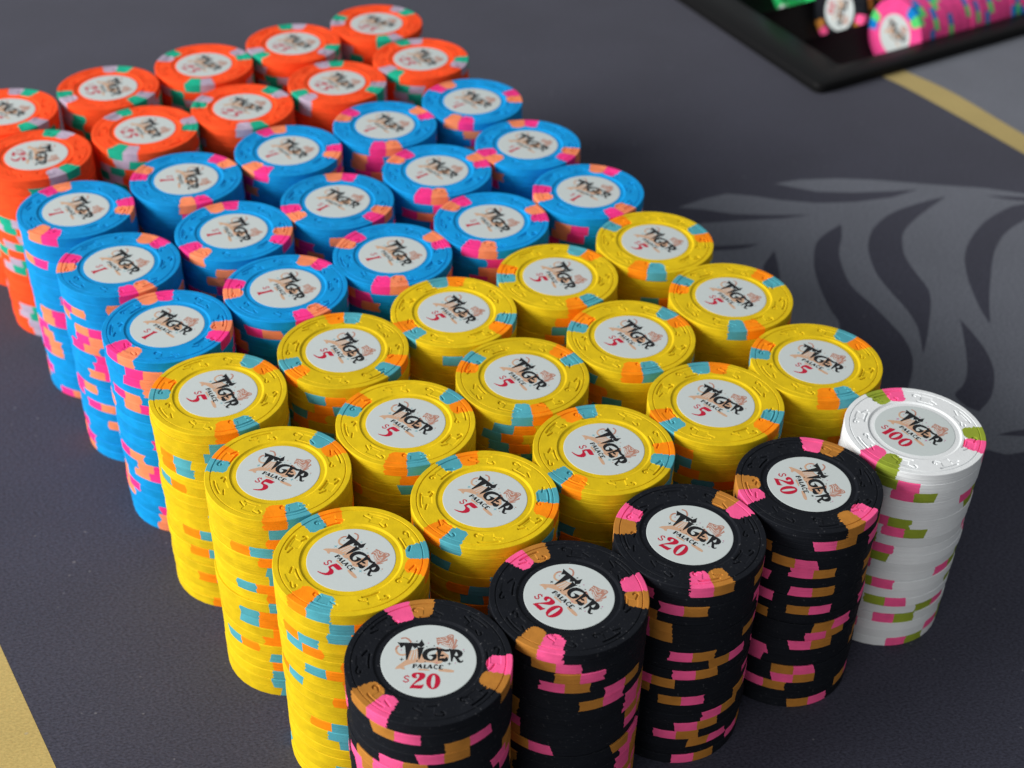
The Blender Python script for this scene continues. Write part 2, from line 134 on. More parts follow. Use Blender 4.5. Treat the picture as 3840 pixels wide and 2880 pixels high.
def felt(name, col, amp=0.30):
    m, t, b = nt(name)
    N, Lk = t.nodes, t.links
    tc = N.new('ShaderNodeTexCoord')
    mp = N.new('ShaderNodeMapping'); mp.inputs['Rotation'].default_value = (0, 0, R(-28)); mp.inputs['Scale'].default_value = (1, 1.7, 1)
    Lk.new(tc.outputs['Object'], mp.inputs['Vector'])
    n1 = N.new('ShaderNodeTexNoise'); n1.inputs['Scale'].default_value = 1000; n1.inputs['Detail'].default_value = 4; n1.inputs['Roughness'].default_value = 0.65
    Lk.new(mp.outputs[0], n1.inputs['Vector'])
    n2 = N.new('ShaderNodeTexNoise'); n2.inputs['Scale'].default_value = 22; n2.inputs['Detail'].default_value = 4
    Lk.new(tc.outputs['Object'], n2.inputs['Vector'])
    m1 = N.new('ShaderNodeMapRange'); m1.inputs[1].default_value = 0.3; m1.inputs[2].default_value = 0.7; m1.inputs[3].default_value = 1 - amp; m1.inputs[4].default_value = 1 + amp
    Lk.new(n1.outputs['Fac'], m1.inputs[0])
    m2 = N.new('ShaderNodeMapRange'); m2.inputs[1].default_value = 0.3; m2.inputs[2].default_value = 0.7; m2.inputs[3].default_value = 0.93; m2.inputs[4].default_value = 1.07
    Lk.new(n2.outputs['Fac'], m2.inputs[0])
    mu = N.new('ShaderNodeMath'); mu.operation = 'MULTIPLY'
    Lk.new(m1.outputs[0], mu.inputs[0]); Lk.new(m2.outputs[0], mu.inputs[1])
    mx = N.new('ShaderNodeVectorMath'); mx.operation = 'SCALE'; mx.inputs[0].default_value = col
    Lk.new(mu.outputs[0], mx.inputs['Scale'])
    # bits of lint
    n3 = N.new('ShaderNodeTexNoise'); n3.inputs['Scale'].default_value = 520; n3.inputs['Detail'].default_value = 0
    Lk.new(tc.outputs['Object'], n3.inputs['Vector'])
    m3 = N.new('ShaderNodeMapRange'); m3.inputs[1].default_value = 0.82; m3.inputs[2].default_value = 0.88; m3.inputs[3].default_value = 0; m3.inputs[4].default_value = 0.3
    Lk.new(n3.outputs['Fac'], m3.inputs[0])
    mc = N.new('ShaderNodeMix'); mc.data_type = 'RGBA'
    Lk.new(m3.outputs[0], mc.inputs['Factor']); Lk.new(mx.outputs[0], mc.inputs[6]); mc.inputs[7].default_value = (0.32, 0.32, 0.34, 1)
    Lk.new(mc.outputs[2], b.inputs['Base Color'])
    b.inputs['Roughness'].default_value = 0.95
    b.inputs['Specular IOR Level'].default_value = 0.08
    b.inputs['Sheen Weight'].default_value = 0.10
    b.inputs['Sheen Roughness'].default_value = 0.5
    bp = N.new('ShaderNodeBump'); bp.inputs['Strength'].default_value = 0.4; bp.inputs['Distance'].default_value = 0.0002
    Lk.new(n1.outputs['Fac'], bp.inputs['Height']); Lk.new(bp.outputs[0], b.inputs['Normal'])
    return m

M = {
    'yellow': clay('yellow_clay', (0.72, 0.50, 0.008)),
    'blue': clay('blue_clay', (0.004, 0.29, 0.68)),
    'orange': clay('orange_clay', (1.0, 0.088, 0.018)),
    'black': clay('black_clay', (0.0085, 0.0100, 0.0140), rough=0.65, bump=1.5, speck=0.35, spec=0.10),
    'white': clay('white_clay', (0.74, 0.76, 0.77), var=0.03),
    'pinkclay': clay('pink_clay', (0.88, 0.075, 0.30)),
    'greenclay': clay('green_clay', (0.03, 0.60, 0.16)),
    'teal': clay('teal_clay', (0.085, 0.385, 0.46)),
    'tangerine': clay('tangerine_clay', (1.0, 0.27, 0.004)),
    'magenta': clay('magenta_clay', (0.92, 0.04, 0.26)),
    'peach': clay('peach_clay', (0.96, 0.275, 0.125)),
    'lavender': clay('lavender_clay', (0.47, 0.385, 0.50)),
    'emerald': clay('emerald_clay', (0.012, 0.42, 0.26)),
    'pink': clay('bright_pink_clay', (0.97, 0.11, 0.31)),
    'tan': clay('tan_brown_clay', (0.48, 0.195, 0.032)),
    'olive': clay('olive_green_clay', (0.29, 0.36, 0.035)),
    'cobalt': clay('cobalt_blue_clay', (0.006, 0.22, 0.62)),
    'mint': clay('mint_green_clay', (0.12, 0.72, 0.20)),
    'periwinkle': clay('periwinkle_clay', (0.25, 0.28, 0.68)),
    'inlay': flat('printed_inlay_paper', (0.54, 0.59, 0.585), 0.42, 0.3, 0.012),
    'ink': flat('black_ink', (0.010, 0.010, 0.012), 0.45),
    'red': flat('crimson_ink', (0.48, 0.006, 0.035), 0.45),
    'salmon': flat('salmon_ink', (0.44, 0.215, 0.16), 0.45),
    'apricot': flat('apricot_ink', (0.58, 0.36, 0.235), 0.45),
    'pale': flat('pale_ink', (0.56, 0.55, 0.52), 0.45),
    'tealink': flat('teal_ink', (0.16, 0.40, 0.46), 0.45),
    'magink': flat('magenta_ink', (0.50, 0.12, 0.30), 0.45),
    'felt': felt('charcoal_felt', (0.0455, 0.0465, 0.0690), 0.5),
    'feltgrey': felt('grey_printed_felt', (0.138, 0.147, 0.178), 0.45),
    'feltgold': felt('gold_printed_felt', (0.45, 0.34, 0.125), 0.2),
    'tray': flat('black_tray_plastic', (0.008, 0.008, 0.0085), 0.4, 0.09),
}

# ------------------------------------------------------------------ mesh helpers
def mesh_from(name, verts, faces, mat, mats=None, midx=None, smooth=False):
    me = bpy.data.meshes.new(name)
    me.from_pydata([tuple(v) for v in verts], [], [tuple(f) for f in faces])
    if mats is None:
        me.materials.append(mat)
    else:
        for m_ in mats: me.materials.append(m_)
        me.polygons.foreach_set('material_index', midx)
    if smooth:
        me.polygons.foreach_set('use_smooth', [True] * len(me.polygons))
    me.update()
    return me

def link(name, me, parent=None, loc=None, rot=None):
    o = bpy.data.objects.new(name, me)
    scene.collection.objects.link(o)
    if parent is not None: o.parent = parent
    if loc is not None: o.location = loc
    if rot is not None: o.rotation_euler = rot
    return o

def sub_mesh(name, V, F, mat, normals=None):
    """compact copy of the faces F (k,4 int array) of vertex array V"""
    F = np.asarray(F)
    ids, inv = np.unique(F.ravel(), return_inverse=True)
    me = bpy.data.meshes.new(name)
    me.from_pydata(V[ids].tolist(), [], inv.reshape(F.shape).tolist())
    me.materials.append(mat)
    if normals is not None:
        me.polygons.foreach_set('use_smooth', [True] * len(me.polygons))
        me.update()
        me.normals_split_custom_set(normals)
    me.update()
    return me

def noise1(rng, n, lo, hi):
    """periodic wobble: a function of an angle-like argument"""
    fs = [rng.randint(lo, hi) for _ in range(n)]
    ph = [rng.uniform(0, 6.283) for _ in range(n)]
    am = [rng.uniform(0.5, 1.0) for _ in range(n)]
    s = sum(am)
    return lambda x: sum(a * np.sin(f * x + p) for f, p, a in zip(fs, ph, am)) / s

RC, TH = 19.5, 3.35            # chip radius and thickness
HALF = R(18.0)                 # width of one edge spot

# ------------------------------------------------------------------ plain chip (inside a stack: only its edge shows)
def plain_parts(seed):
    """body / A / B faces of a chip, with ragged spot ends; A lies counter-clockwise of B"""
    rng = random.Random(seed)
    cols, kind = [], []        # angle, kind: 0 plain, else boundary index
    for p in range(3):
        c = R(120 * p)
        for k, a in enumerate((-1, -0.66, -0.33, 0, 0.33, 0.66, 1)):
            cols.append(c + a * HALF); kind.append((p, k))
        n = 9
        for k in range(1, n):
            cols.append(c + HALF + (R(120) - 2 * HALF) * k / n); kind.append(None)
    order = np.argsort(cols)
    cols = [cols[i] for i in order]; kind = [kind[i] for i in order]
    n = len(cols)
    prof = [(12.5, 0), (13.7, 0), (16.5, 0), (19.36, 0), (19.5, -0.14), (19.5, -0.72), (19.5, -1.3), (19.5, -1.95), (19.5, -2.6), (19.5, -3.21), (19.36, -3.35), (16.5, -3.35), (13.7, -3.35), (12.5, -3.35)]
    V = np.zeros((len(prof), n, 3))
    shape = {}
    for p in range(3):
        for k in (0, 3, 6):
            form = rng.choice(['arrow', 'slope', 'rag', 'rag', 'square'])
            amp = rng.uniform(0.8, 2.6) * (0.55 if k == 3 else 1.0)
            sg = rng.choice((-1, 1))
            row = []
            for i, (r, z) in enumerate(prof):
                u = (z + 1.675) / 1.675
                if form == 'arrow': d = amp * (abs(u) - 0.5) * sg
                elif form == 'slope': d = amp * 0.6 * u * sg
                elif form == 'square': d = rng.uniform(-0.2, 0.2)
                else: d = rng.uniform(-1, 1) * amp * 0.5
                row.append(R(d * 1.25 + rng.uniform(-0.25, 0.25)))
            shape[(p, k)] = row
    for i, (r, z) in enumerate(prof):
        for j in range(n):
            a = cols[j]
            if kind[j] is not None and kind[j] in shape: a += shape[kind[j]][i]
            V[i, j] = (r * math.cos(a), r * math.sin(a), z + TH / 2)
    V = V.reshape(-1, 3) * MM
    parts = {'body': []}
    for p in range(3): parts[('A', p)] = []; parts[('B', p)] = []
    for i in range(len(prof) - 1):
        for j in range(n):
            j2 = (j + 1) % n
            f = (i * n + j, (i + 1) * n + j, (i + 1) * n + j2, i * n + j2)
            key = 'body'
            if 1 <= i <= len(prof) - 3 and kind[j] is not None and kind[j][1] < 6:
                p, k = kind[j]
                key = ('B', p) if k < 3 else ('A', p)
            parts[key].append((f, i))
    def normals(lst):
        out = []
        for f, i in lst:
            for v in f:
                x, y, z = V[v]
                if 4 <= i <= 8:
                    l = math.hypot(x, y); out.append((x / l, y / l, 0))
                elif i < 3: out.append((0, 0, 1))
                elif i > 9: out.append((0, 0, -1))
                else:
                    l = math.hypot(x, y); s = 0.707 * (1 if i == 3 else -1); out.append((0.707 * x / l, 0.707 * y / l, s))
        return out
    caps = ([j for j in range(n)], [(len(prof) - 1) * n + j for j in reversed(range(n))])
    return V, parts, normals, caps

PLAIN = {}
def plain_meshes(colour, matA, matB, nvar=4):
    out = []
    for s in range(nvar):
        V, parts, normals, caps = plain_parts(1000 * nvar + 17 * s + len(colour))
        d = {}
        for key, lst in parts.items():
            mat = M[colour] if key == 'body' else (M[matA] if key[0] == 'A' else M[matB])
            d[key] = sub_mesh(colour + '_clay_disc' if key == 'body' else 'edge_spot', V, [f for f, i in lst], mat, normals(lst))
        d['V'] = V; d['parts'] = parts; d['caps'] = caps
        out.append(d)
    return out

# ------------------------------------------------------------------ top chip with moulded face
def seg_d(t, q, a, b):
    ax, ay = a; bx, by = b
    dx, dy = bx - ax, by - ay
    h = np.clip(((t - ax) * dx + (q - ay) * dy) / (dx * dx + dy * dy), 0, 1)
    return np.hypot(t - ax - h * dx, q - ay - h * dy)

def mould(th, r, off):
    """depth (mm) of the hat and cane marks pressed into the face"""
    dep = np.zeros_like(th)
    for k in range(8):
        c = R(45 * k) + off
        t = 15.3 * ((th - c + math.pi) % (2 * math.pi) - math.pi)
        q = r - 15.3
        s = 1 if k % 2 == 0 else -1
        t = t * s / 1.34; q = q * s / 1.28
        crown = np.maximum(np.abs(t + 0.1 * q) - 1.05, np.abs(q - 0.15) - 0.95)
        brim = seg_d(t, q, (-1.75, -1.2), (1.75, -1.2)) - 0.165
        cane = np.minimum(seg_d(t, q, (-2.5, -0.55), (-1.2, 0.05)), np.minimum(seg_d(t, q, (1.15, 0.75), (2.1, 1.15)), np.abs(np.hypot(t - 2.25, q - 0.75) - 0.42) + np.where(t < 2.1, 0.3, 0))) - 0.155
        sm = lambda d, w: np.clip(0.5 - d / w, 0, 1)
        dep = np.maximum(dep, np.maximum(0.15 * sm(crown, 0.12), np.maximum(0.42 * sm(brim, 0.14), 0.42 * sm(cane, 0.14))))
    return dep

def top_meshes(colour, matA, matB, cw, seed):
    rng = random.Random(seed)
    N = 540
    rr = [11.0, 11.15, 12.35, 12.55, 12.75, 12.95, 13.1] + list(np.arange(13.3, 17.61, 0.19)) + [17.72, 17.82, 17.92, 18.02, 18.12, 18.22, 18.5, 18.8, 19.1, 19.33]
    zz = []
    for r in rr:
        z = 0.0
        if r < 12.5: z = -0.28
        elif r < 12.95: z = -0.28 + 0.28 * (r - 12.5) / 0.45
        if 12.3 < r < 12.4: z = -0.34
        if 17.78 < r < 18.06: z = -0.16
        if r > 18.1: z = 0.03
        zz.append(z)
    prof = list(zip(rr, zz)) + [(19.44, -0.02), (19.5, -0.14)] + [(19.5, z) for z in (-0.45, -0.8, -1.15, -1.5, -1.85, -2.2, -2.55, -2.9)] + [(19.5, -3.22), (19.36, -3.35), (13.0, -3.35)]
    n_top = len(rr)
    th = np.linspace(0, 2 * math.pi, N, endpoint=False)
    r2 = np.array([a for a, b in prof])[:, None] * np.ones((1, N))
    z2 = np.array([b for a, b in prof])[:, None] * np.ones((1, N))
    t2 = np.ones((len(prof), 1)) * th[None, :]
    off = rng.uniform(0, 6.28)
    dep = mould(t2, r2, off)
    band = (np.arange(len(prof)) < n_top)[:, None] & (r2 > 13.05) & (r2 < 17.65)
    wear = noise1(rng, 4, 3, 17)(t2)
    z2 = z2 - np.where(band, dep * (0.85 + 0.3 * wear), 0)
    w2 = noise1(rng, 5, 5, 40)
    z2 = z2 + np.where((r2 > 17.6) & (np.arange(len(prof)) < n_top)[:, None], 0.015 * w2(t2), 0)
    V = np.stack([r2 * np.cos(t2), r2 * np.sin(t2), z2 + TH / 2], -1).reshape(-1, 3) * MM
    n = N
    i, j = np.meshgrid(np.arange(len(prof) - 1), np.arange(N), indexing='ij')
    j2 = (j + 1) % N
    F = np.stack([i * n + j, (i + 1) * n + j, (i + 1) * n + j2, i * n + j2], -1)
    # face centres in (angle, running length from the inlay outwards and down)
    fa = (th[j] + math.pi / N) % (2 * math.pi)
    pr = np.array([a for a, b in prof]); pz = np.array([b for a, b in prof])
    sl = np.concatenate([[0], np.cumsum(np.hypot(np.diff(pr), np.diff(pz)))]) + 11.0
    fs = (sl[:-1] + sl[1:])[:, None] / 2 * np.ones((1, N))
    part = np.zeros(F.shape[:2], int)
    for p in range(3):
        c = R(120 * p)
        a = (fa - c + math.pi) % (2 * math.pi) - math.pi
        ragJ, ragL, ragR, ragI, ragK = (noise1(rng, 5, 1, 9) for _ in range(5))
        jn = R(0.9) * ragJ(fs * 0.9)
        lo = -HALF * rng.uniform(0.93, 1.06) + R(1.6) * ragL(fs * 0.9)
        hi = HALF * rng.uniform(0.93, 1.06) + R(1.6) * ragR(fs * 0.9)
        for sgn, key in ((1, 1), (-1, 2)):
            m = (a > jn) & (a < hi) if sgn > 0 else (a < jn) & (a > lo)
            edge = (hi if sgn > 0 else -lo)
            uu = np.clip((np.abs(a) - HALF * 0.5) / (HALF * 0.5), -1, 1)
            rin = rng.uniform(13.25, 13.9) + 0.35 * ragI(a * 3.5 + sgn) + 0.9 * np.clip(np.abs(uu), 0, 1) ** 5
            m &= (fs > rin) & (i < len(prof) - 2)
            k = key
            if not cw: k = 3 - key
            part[m] = 1 + p * 2 + (k - 1)
    out = {}
    out['body'] = sub_mesh(colour + '_clay_disc', V, F[part == 0], M[colour])
    for p in range(3):
        out[('A', p)] = sub_mesh('edge_spot', V, F[part == 1 + p * 2], M[matA])
        out[('B', p)] = sub_mesh('edge_spot', V, F[part == 2 + p * 2], M[matB])
    return out

# ------------------------------------------------------------------ printed inlay
def poly_mesh(name, groups, z):
    """groups: list of (material, list of polygons, each polygon = [outer, hole, ...])"""
    verts, faces, midx, mats = [], [], [], []
    for g, (mat, polys, dz) in enumerate(groups):
        mats.append(mat)
        for loops in polys:
            vs = [[Vector((x * MM, y * MM, 0)) for x, y in lp] for lp in loops]
            base = len(verts)
            for lp in vs:
                for v in lp: verts.append((v.x, v.y, (z + dz) * MM))
            for tri in tessellate_polygon(vs):
                a, b, c = (verts[base + q] for q in tri)
                if (b[0] - a[0]) * (c[1] - a[1]) - (b[1] - a[1]) * (c[0] - a[0]) < 0: tri = tri[::-1]
                faces.append([base + q for q in tri]); midx.append(g)
    return mesh_from(name, verts, faces, None, mats, midx)

def stroke(pts, w):
    """thick polyline as one polygon"""
    p = [np.array(q, float) for q in pts]
    L, Rr = [], []
    for i, q in enumerate(p):
        d = (p[min(i + 1, len(p) - 1)] - p[max(i - 1, 0)]); d = d / (np.hypot(*d) + 1e-9)
        nrm = np.array([-d[1], d[0]]) * w / 2
        L.append(tuple(q + nrm)); Rr.append(tuple(q - nrm))
    return [L + Rr[::-1]]

def strokes(lst): return [stroke(p, w) for p, w in lst]

def star4(x, y, r):
    out = []
    for k in range(8):
        a = math.pi / 4 * k; q = r if k % 2 == 0 else r * 0.3
        out.append((x + q * math.cos(a), y + q * math.sin(a)))
    return [out]

def ellipse(cx, cy, rx, ry, sk, n=24):
    return [(cx + rx * math.cos(2 * math.pi * k / n) + sk * ry * math.sin(2 * math.pi * k / n), cy + ry * math.sin(2 * math.pi * k / n)) for k in range(n)]

def shift(poly, dx, dy, s=1.0): return [(x * s + dx, y * s + dy) for x, y in poly]

RI = 11.1
def inlay_disc():
    n = 96
    prof = [(RI, -0.30), (RI, -0.235), (RI - 0.12, -0.20)]
    verts, faces = [], []
    for r, z in prof:
        for k in range(n):
            a = 2 * math.pi * k / n; verts.append((r * math.cos(a) * MM, r * math.sin(a) * MM, z * MM))
    for q in range(2):
        for k in range(n):
            k2 = (k + 1) % n; faces.append((q * n + k, q * n + k2, (q + 1) * n + k2, (q + 1) * n + k))
    faces.append([2 * n + k for k in range(n)])
    return mesh_from('inlay', verts, faces, M['inlay'])
INLAY = inlay_disc()
ZP = -0.20
TIGER = poly_mesh('tiger_print', [(M['salmon'], ART['salmonp'] + strokes(ART['salmon']), 0.010), (M['apricot'], ART['peachp'] + strokes(ART['peachs']), 0.013), (M['pale'], strokes([(p, w * 1.7) for p, w in ART['pale']]), 0.017)], ZP)
def bold(loops, w):
    out = []
    for q, lp in enumerate(loops):
        P = [np.array(v, float) for v in lp]; n = len(P)
        area2 = sum(P[k][0] * P[(k + 1) % n][1] - P[(k + 1) % n][0] * P[k][1] for k in range(n))
        sg = (1 if area2 > 0 else -1) * (1 if q == 0 else -1)
        new = []
        for k in range(n):
            d = P[(k + 1) % n] - P[k - 1]; d = d / (np.hypot(*d) + 1e-9)
            new.append(tuple(P[k] + np.array([d[1], -d[0]]) * w * sg))
        out.append(new)
    return out
LETTER = poly_mesh('lettering', [(M['ink'], [bold(l, 0.085) for l in ART['lettering']] + strokes([(p, w * 1.25) for p, w in ART['palace']]), 0.026)], ZP)
STARS = {k: poly_mesh('star_print', [(M[a], [star4(*s) for s in ART['stars']], 0.021), (M[b], [star4(*s) for s in ART['stars2']], 0.021)], ZP) for k, a, b in (('yellow', 'tealink', 'salmon'), ('blue', 'tealink', 'magink'), ('orange', 'apricot', 'salmon'), ('black', 'ink', 'magink'), ('white', 'magink', 'magink'), ('pinkclay', 'magink', 'tealink'))}
DOL = ART['v20']['stroke']
def dollar(dx, dy): return strokes([([(x + dx, y + dy) for x, y in p], w) for p, w in DOL])
TWO = ART['v20']['poly'][0][0]
ZO = ART['v20']['poly'][1]
VAL = {
    'black': ART['v20']['poly'] + strokes(DOL),
    'yellow': [[ART['v5p']]] + dollar(1.75, 0.8),
    'blue': [[ART['v1p']]] + dollar(1.65, 0.45),
    'orange': [[shift(TWO, -0.2, 0.15)], [shift(ART['v5p'], 2.35, -0.1, 1.0)]] + dollar(-0.25, 0.1),
    'white': [[ART['o100p']], [ellipse(-1.45, -6.2, 1.6, 2.2, 0.05), ellipse(-1.45, -6.2, 0.5, 1.7, 0.08)], [ellipse(2.02, -6.25, 1.6, 2.2, 0.05), ellipse(2.02, -6.25, 0.5, 1.7, 0.08)]] + dollar(-1.2, 0.15),
}
VALM = {k: poly_mesh('value_print', [(M['red'], v, 0.023)], ZP) for k, v in VAL.items()}

def add_inlay(parent, colour, ang):
    o = link('inlay', INLAY, parent, (0, 0, TH / 2 * MM), (0, 0, ang))
    link('tiger_print', TIGER, o)
    link('lettering', LETTER, o)
    link('star_print', STARS[colour], o)
    if colour in VALM: link('value_print', VALM[colour], o)
    return o

SPOTS = {'yellow': ('teal', 'tangerine'), 'blue': ('magenta', 'peach'), 'orange': ('lavender', 'emerald'), 'black': ('pink', 'tan'), 'white': ('olive', 'pink'), 'pinkclay': ('cobalt', 'mint'), 'greenclay': ('periwinkle', 'white')}
for c, (a, b) in SPOTS.items(): PLAIN[c] = plain_meshes(c, a, b)

def make_chip(name, parts, loc, rot):
    root = link(name, parts['body'], None, loc, rot)
    for p in range(3):
        link('edge_spot', parts[('A', p)], root); link('edge_spot', parts[('B', p)], root)
    return root

def tag(o, label=None, cat=None, group=None, kind=None):
    for k, v in (('label', label), ('category', cat), ('group', group), ('kind', kind)):
        if v: o[k] = v
    return o

# ------------------------------------------------------------------ the stacks
COL = {'Y': 'yellow', 'B': 'blue', 'O': 'orange', 'K': 'black', 'W': 'white'}
ORD = ['top', 'second', 'third', 'fourth', 'fifth', 'sixth', 'seventh', 'eighth', 'ninth', 'tenth', 'eleventh', 'twelfth', 'thirteenth', 'fourteenth', 'fifteenth', 'sixteenth', 'seventeenth', 'eighteenth', 'nineteenth', 'bottom']
ROWS = {'Y2': 'yellow row touching the black stacks', 'Y3': 'middle yellow row', 'Y4': 'yellow row touching the blue stacks', 'B5': 'blue row touching the yellow stacks', 'B6': 'middle blue row', 'B7': 'blue row touching the orange stacks', 'O8': 'orange row touching the blue stacks', 'O9': 'outermost orange row'}
COLN = {'4': 'first', '3': 'second', '2': 'third', '1': 'fourth', '0': 'fifth'}
VALUE = {'yellow': '$5', 'blue': '$1', 'orange': '$25', 'black': '$20', 'white': '$100'}
def chip_label(key, k):
    colour = COL[key[0]]
    which = ORD[k] if k in (0, 19) else ORD[k] + '-from-top'
    head = '%s %s chip' % (colour, VALUE[colour]) if k == 0 else '%s chip' % colour
    if key[0] == 'W': return '%s %s of the lone white stack beside the black stacks' % (which, head)
    if key[0] == 'K': return '%s %s, %s black stack from the white stack' % (which, head, {'3': 'first', '2': 'second', '1': 'third', '0': 'fourth'}[key[3]])
    return '%s %s, %s stack from chip tray, %s' % (which, head, COLN[key[3]], ROWS[key[:2]])

rng = random.Random(7)
HIDE = {'K1_1': 97, 'Y2_0': 44, 'Y3_0': 44, 'Y4_0': 43, 'K1_3': 100, 'K1_2': 100, 'W1_4': 100}
prev = 0.0
GROUP = {'yellow': 'yellow five dollar chips in stacks', 'blue': 'blue one dollar chips in stacks', 'orange': 'orange twenty-five dollar chips in stacks', 'black': 'black twenty dollar chips in stacks', 'white': 'white hundred dollar chips in one stack'}
hid_v, hid_f, hid_m = [], [], []
HMATS = list(dict.fromkeys([c for c in ('yellow', 'blue', 'orange', 'black', 'white')] + [s for c in ('yellow', 'blue', 'orange', 'black', 'white') for s in SPOTS[c]]))
n_hid = 0
TOPMESH = {}
for key in sorted(TOPS, key=lambda s: (s[1], s[3])):
    d = TOPS[key]; colour = COL[key[0]]
    lean = (rng.uniform(-0.4, 0.4), rng.uniform(-0.4, 0.4))
    if key == 'W1_4': lean = (-1.0, 0.3)
    shown = set(SHOWN.get(key, range(20)))
    for k in range(20):
        z = 67.0 - (k + 0.5) * TH + 0.12 * (1 - k / 19.0)
        if k == 0:
            x, y = d['x']
            mk = (colour, d['cw'])
            if mk not in TOPMESH: TOPMESH[mk] = top_meshes(colour, SPOTS[colour][0], SPOTS[colour][1], d['cw'], 40 + 3 * len(TOPMESH))
            o = make_chip(colour + '_chip', TOPMESH[mk], (x * MM, y * MM, z * MM), (0, 0, R(d['spot'])))
            add_inlay(o, colour, R(d['text'] - d['spot']))
            tag(o, chip_label(key, 0), 'casino chip', GROUP[colour])
            continue
        u = k / 19.0
        x = d['x'][0] + lean[0] * u + rng.gauss(0, 0.13); y = d['x'][1] + lean[1] * u + rng.gauss(0, 0.13)
        if key in SIDE and str(k) in SIDE[key]: a, cw = SIDE[key][str(k)]
        else:
            # chips were squared up in handfuls: neighbours often share a turn
            if key in HIDE: a = HIDE[key] + rng.gauss(0, 6)
            elif rng.random() < 0.45: a = prev + rng.gauss(0, 10)
            else: a = rng.uniform(0, 120)
            cw = rng.randint(0, 1)
        prev = a
        a += 120 * rng.randint(0, 2)
        var = rng.randrange(4)
        if k in shown:
            rot = (0 if cw else math.pi, 0, R(a))
            o = make_chip(colour + '_chip', PLAIN[colour][var], (x * MM, y * MM, z * MM), rot)
            tag(o, chip_label(key, k), 'casino chip', GROUP[colour])
        else:
            n_hid += 1
            P = PLAIN[colour][var]; V = P['V']
            ca, sa = math.cos(R(a)), math.sin(R(a))
            base = sum(len(q) for q in hid_v)
            f = 1 if cw else -1
            W = np.stack([ca * V[:, 0] - sa * V[:, 1] * f + x * MM, sa * V[:, 0] + ca * V[:, 1] * f + y * MM, V[:, 2] * f + z * MM], -1)
            hid_v.append(W)
            for kk, lst in P['parts'].items():
                mi = HMATS.index(colour if kk == 'body' else SPOTS[colour][0 if kk[0] == 'A' else 1])
                for fc, i in lst:
                    hid_f.append([base + q for q in fc]); hid_m.append(mi)
if hid_v:
    me = mesh_from('chip_pile', np.concatenate(hid_v), hid_f, None, [M[c] for c in HMATS], hid_m)
    o = link('stacked_chips', me)
    tag(o, 'clay casino chips hidden deep inside the close packed stacks', 'casino chips', None, 'stuff')

# ------------------------------------------------------------------ dealer's tray
C0 = np.array([149.8, 669.1]); U = np.array([0.8429, 0.5381]); Wd = np.array([-0.4649, 0.8854])
def TP(a, b): return C0 + a * U + b * Wd
TL, TW, RIMZ = 430.0, 230.0, 5.0
CH = 39.6; R_CH = 19.75; B0 = 14.5; A0 = 25.0; NCH = 5; AXZ = 0.5
tray = bpy.data.objects.new('chip_tray', None)
scene.collection.objects.link(tray)
tray.location = (C0[0] * MM, C0[1] * MM, 0)
tag(tray, 'black plastic dealer chip tray set into the felt', 'chip tray')
def tloc(a, b, z): p = a * U + b * Wd; return (p[0] * MM, p[1] * MM, z * MM)
def ring(a0, b0, a1, b1, z, rad, n=6):
    """rounded rectangle in tray coordinates"""
    out = []
    for (ca, cb, s) in ((a1 - rad, b1 - rad, 0), (a0 + rad, b1 - rad, 90), (a0 + rad, b0 + rad, 180), (a1 - rad, b0 + rad, 270)):
        for k in range(n + 1):
            t = R(s + 90 * k / n); out.append(tloc(ca + rad * math.cos(t), cb + rad * math.sin(t), z))
    return out
rings = [ring(0, 0, TL, TW, 0.0, 5), ring(0, 0, TL, TW, RIMZ - 1.2, 5), ring(0.35, 0.35, TL - 0.35, TW - 0.35, RIMZ - 0.35, 5), ring(1.2, 1.2, TL - 1.2, TW - 1.2, RIMZ, 4.5),
         ring(A0 - 1, B0 - 1, TL - A0 + 1, B0 + NCH * CH + 1, RIMZ, 3), ring(A0, B0, TL - A0, B0 + NCH * CH, RIMZ - 1, 2.5), ring(A0, B0, TL - A0, B0 + NCH * CH, AXZ, 2.5)]
V, F = [], []
nr = len(rings[0])
for q in rings: V += q
for q in range(len(rings) - 1):
    for k in range(nr):
        k2 = (k + 1) % nr; F.append((q * nr + k, q * nr + k2, (q + 1) * nr + k2, (q + 1) * nr + k))
rim = link('tray_rim', mesh_from('tray_rim', V, F, M['tray'], smooth=True), tray)
rim.data.set_sharp_from_angle(angle=R(50))
for c in range(NCH):
    V, F = [], []
    bc = B0 + (c + 0.5) * CH
    n = 20
    for a in (A0 - 0.5, TL - A0 + 0.5):
        V.append(tloc(a, bc - CH / 2, AXZ))
        for k in range(n + 1):
            t = math.pi + math.pi * k / n
            V.append(tloc(a, bc + R_CH * math.cos(t), AXZ + R_CH * math.sin(t)))
        V.append(tloc(a, bc + CH / 2, AXZ))
    m = n + 3
    for k in range(m - 1): F.append((k, k + 1, m + k + 1, m + k))
    F.append(list(range(1, n + 2))); F.append([m + k for k in reversed(range(1, n + 2))])
    ch = link('channel', mesh_from('channel', V, F, M['tray']), tray)
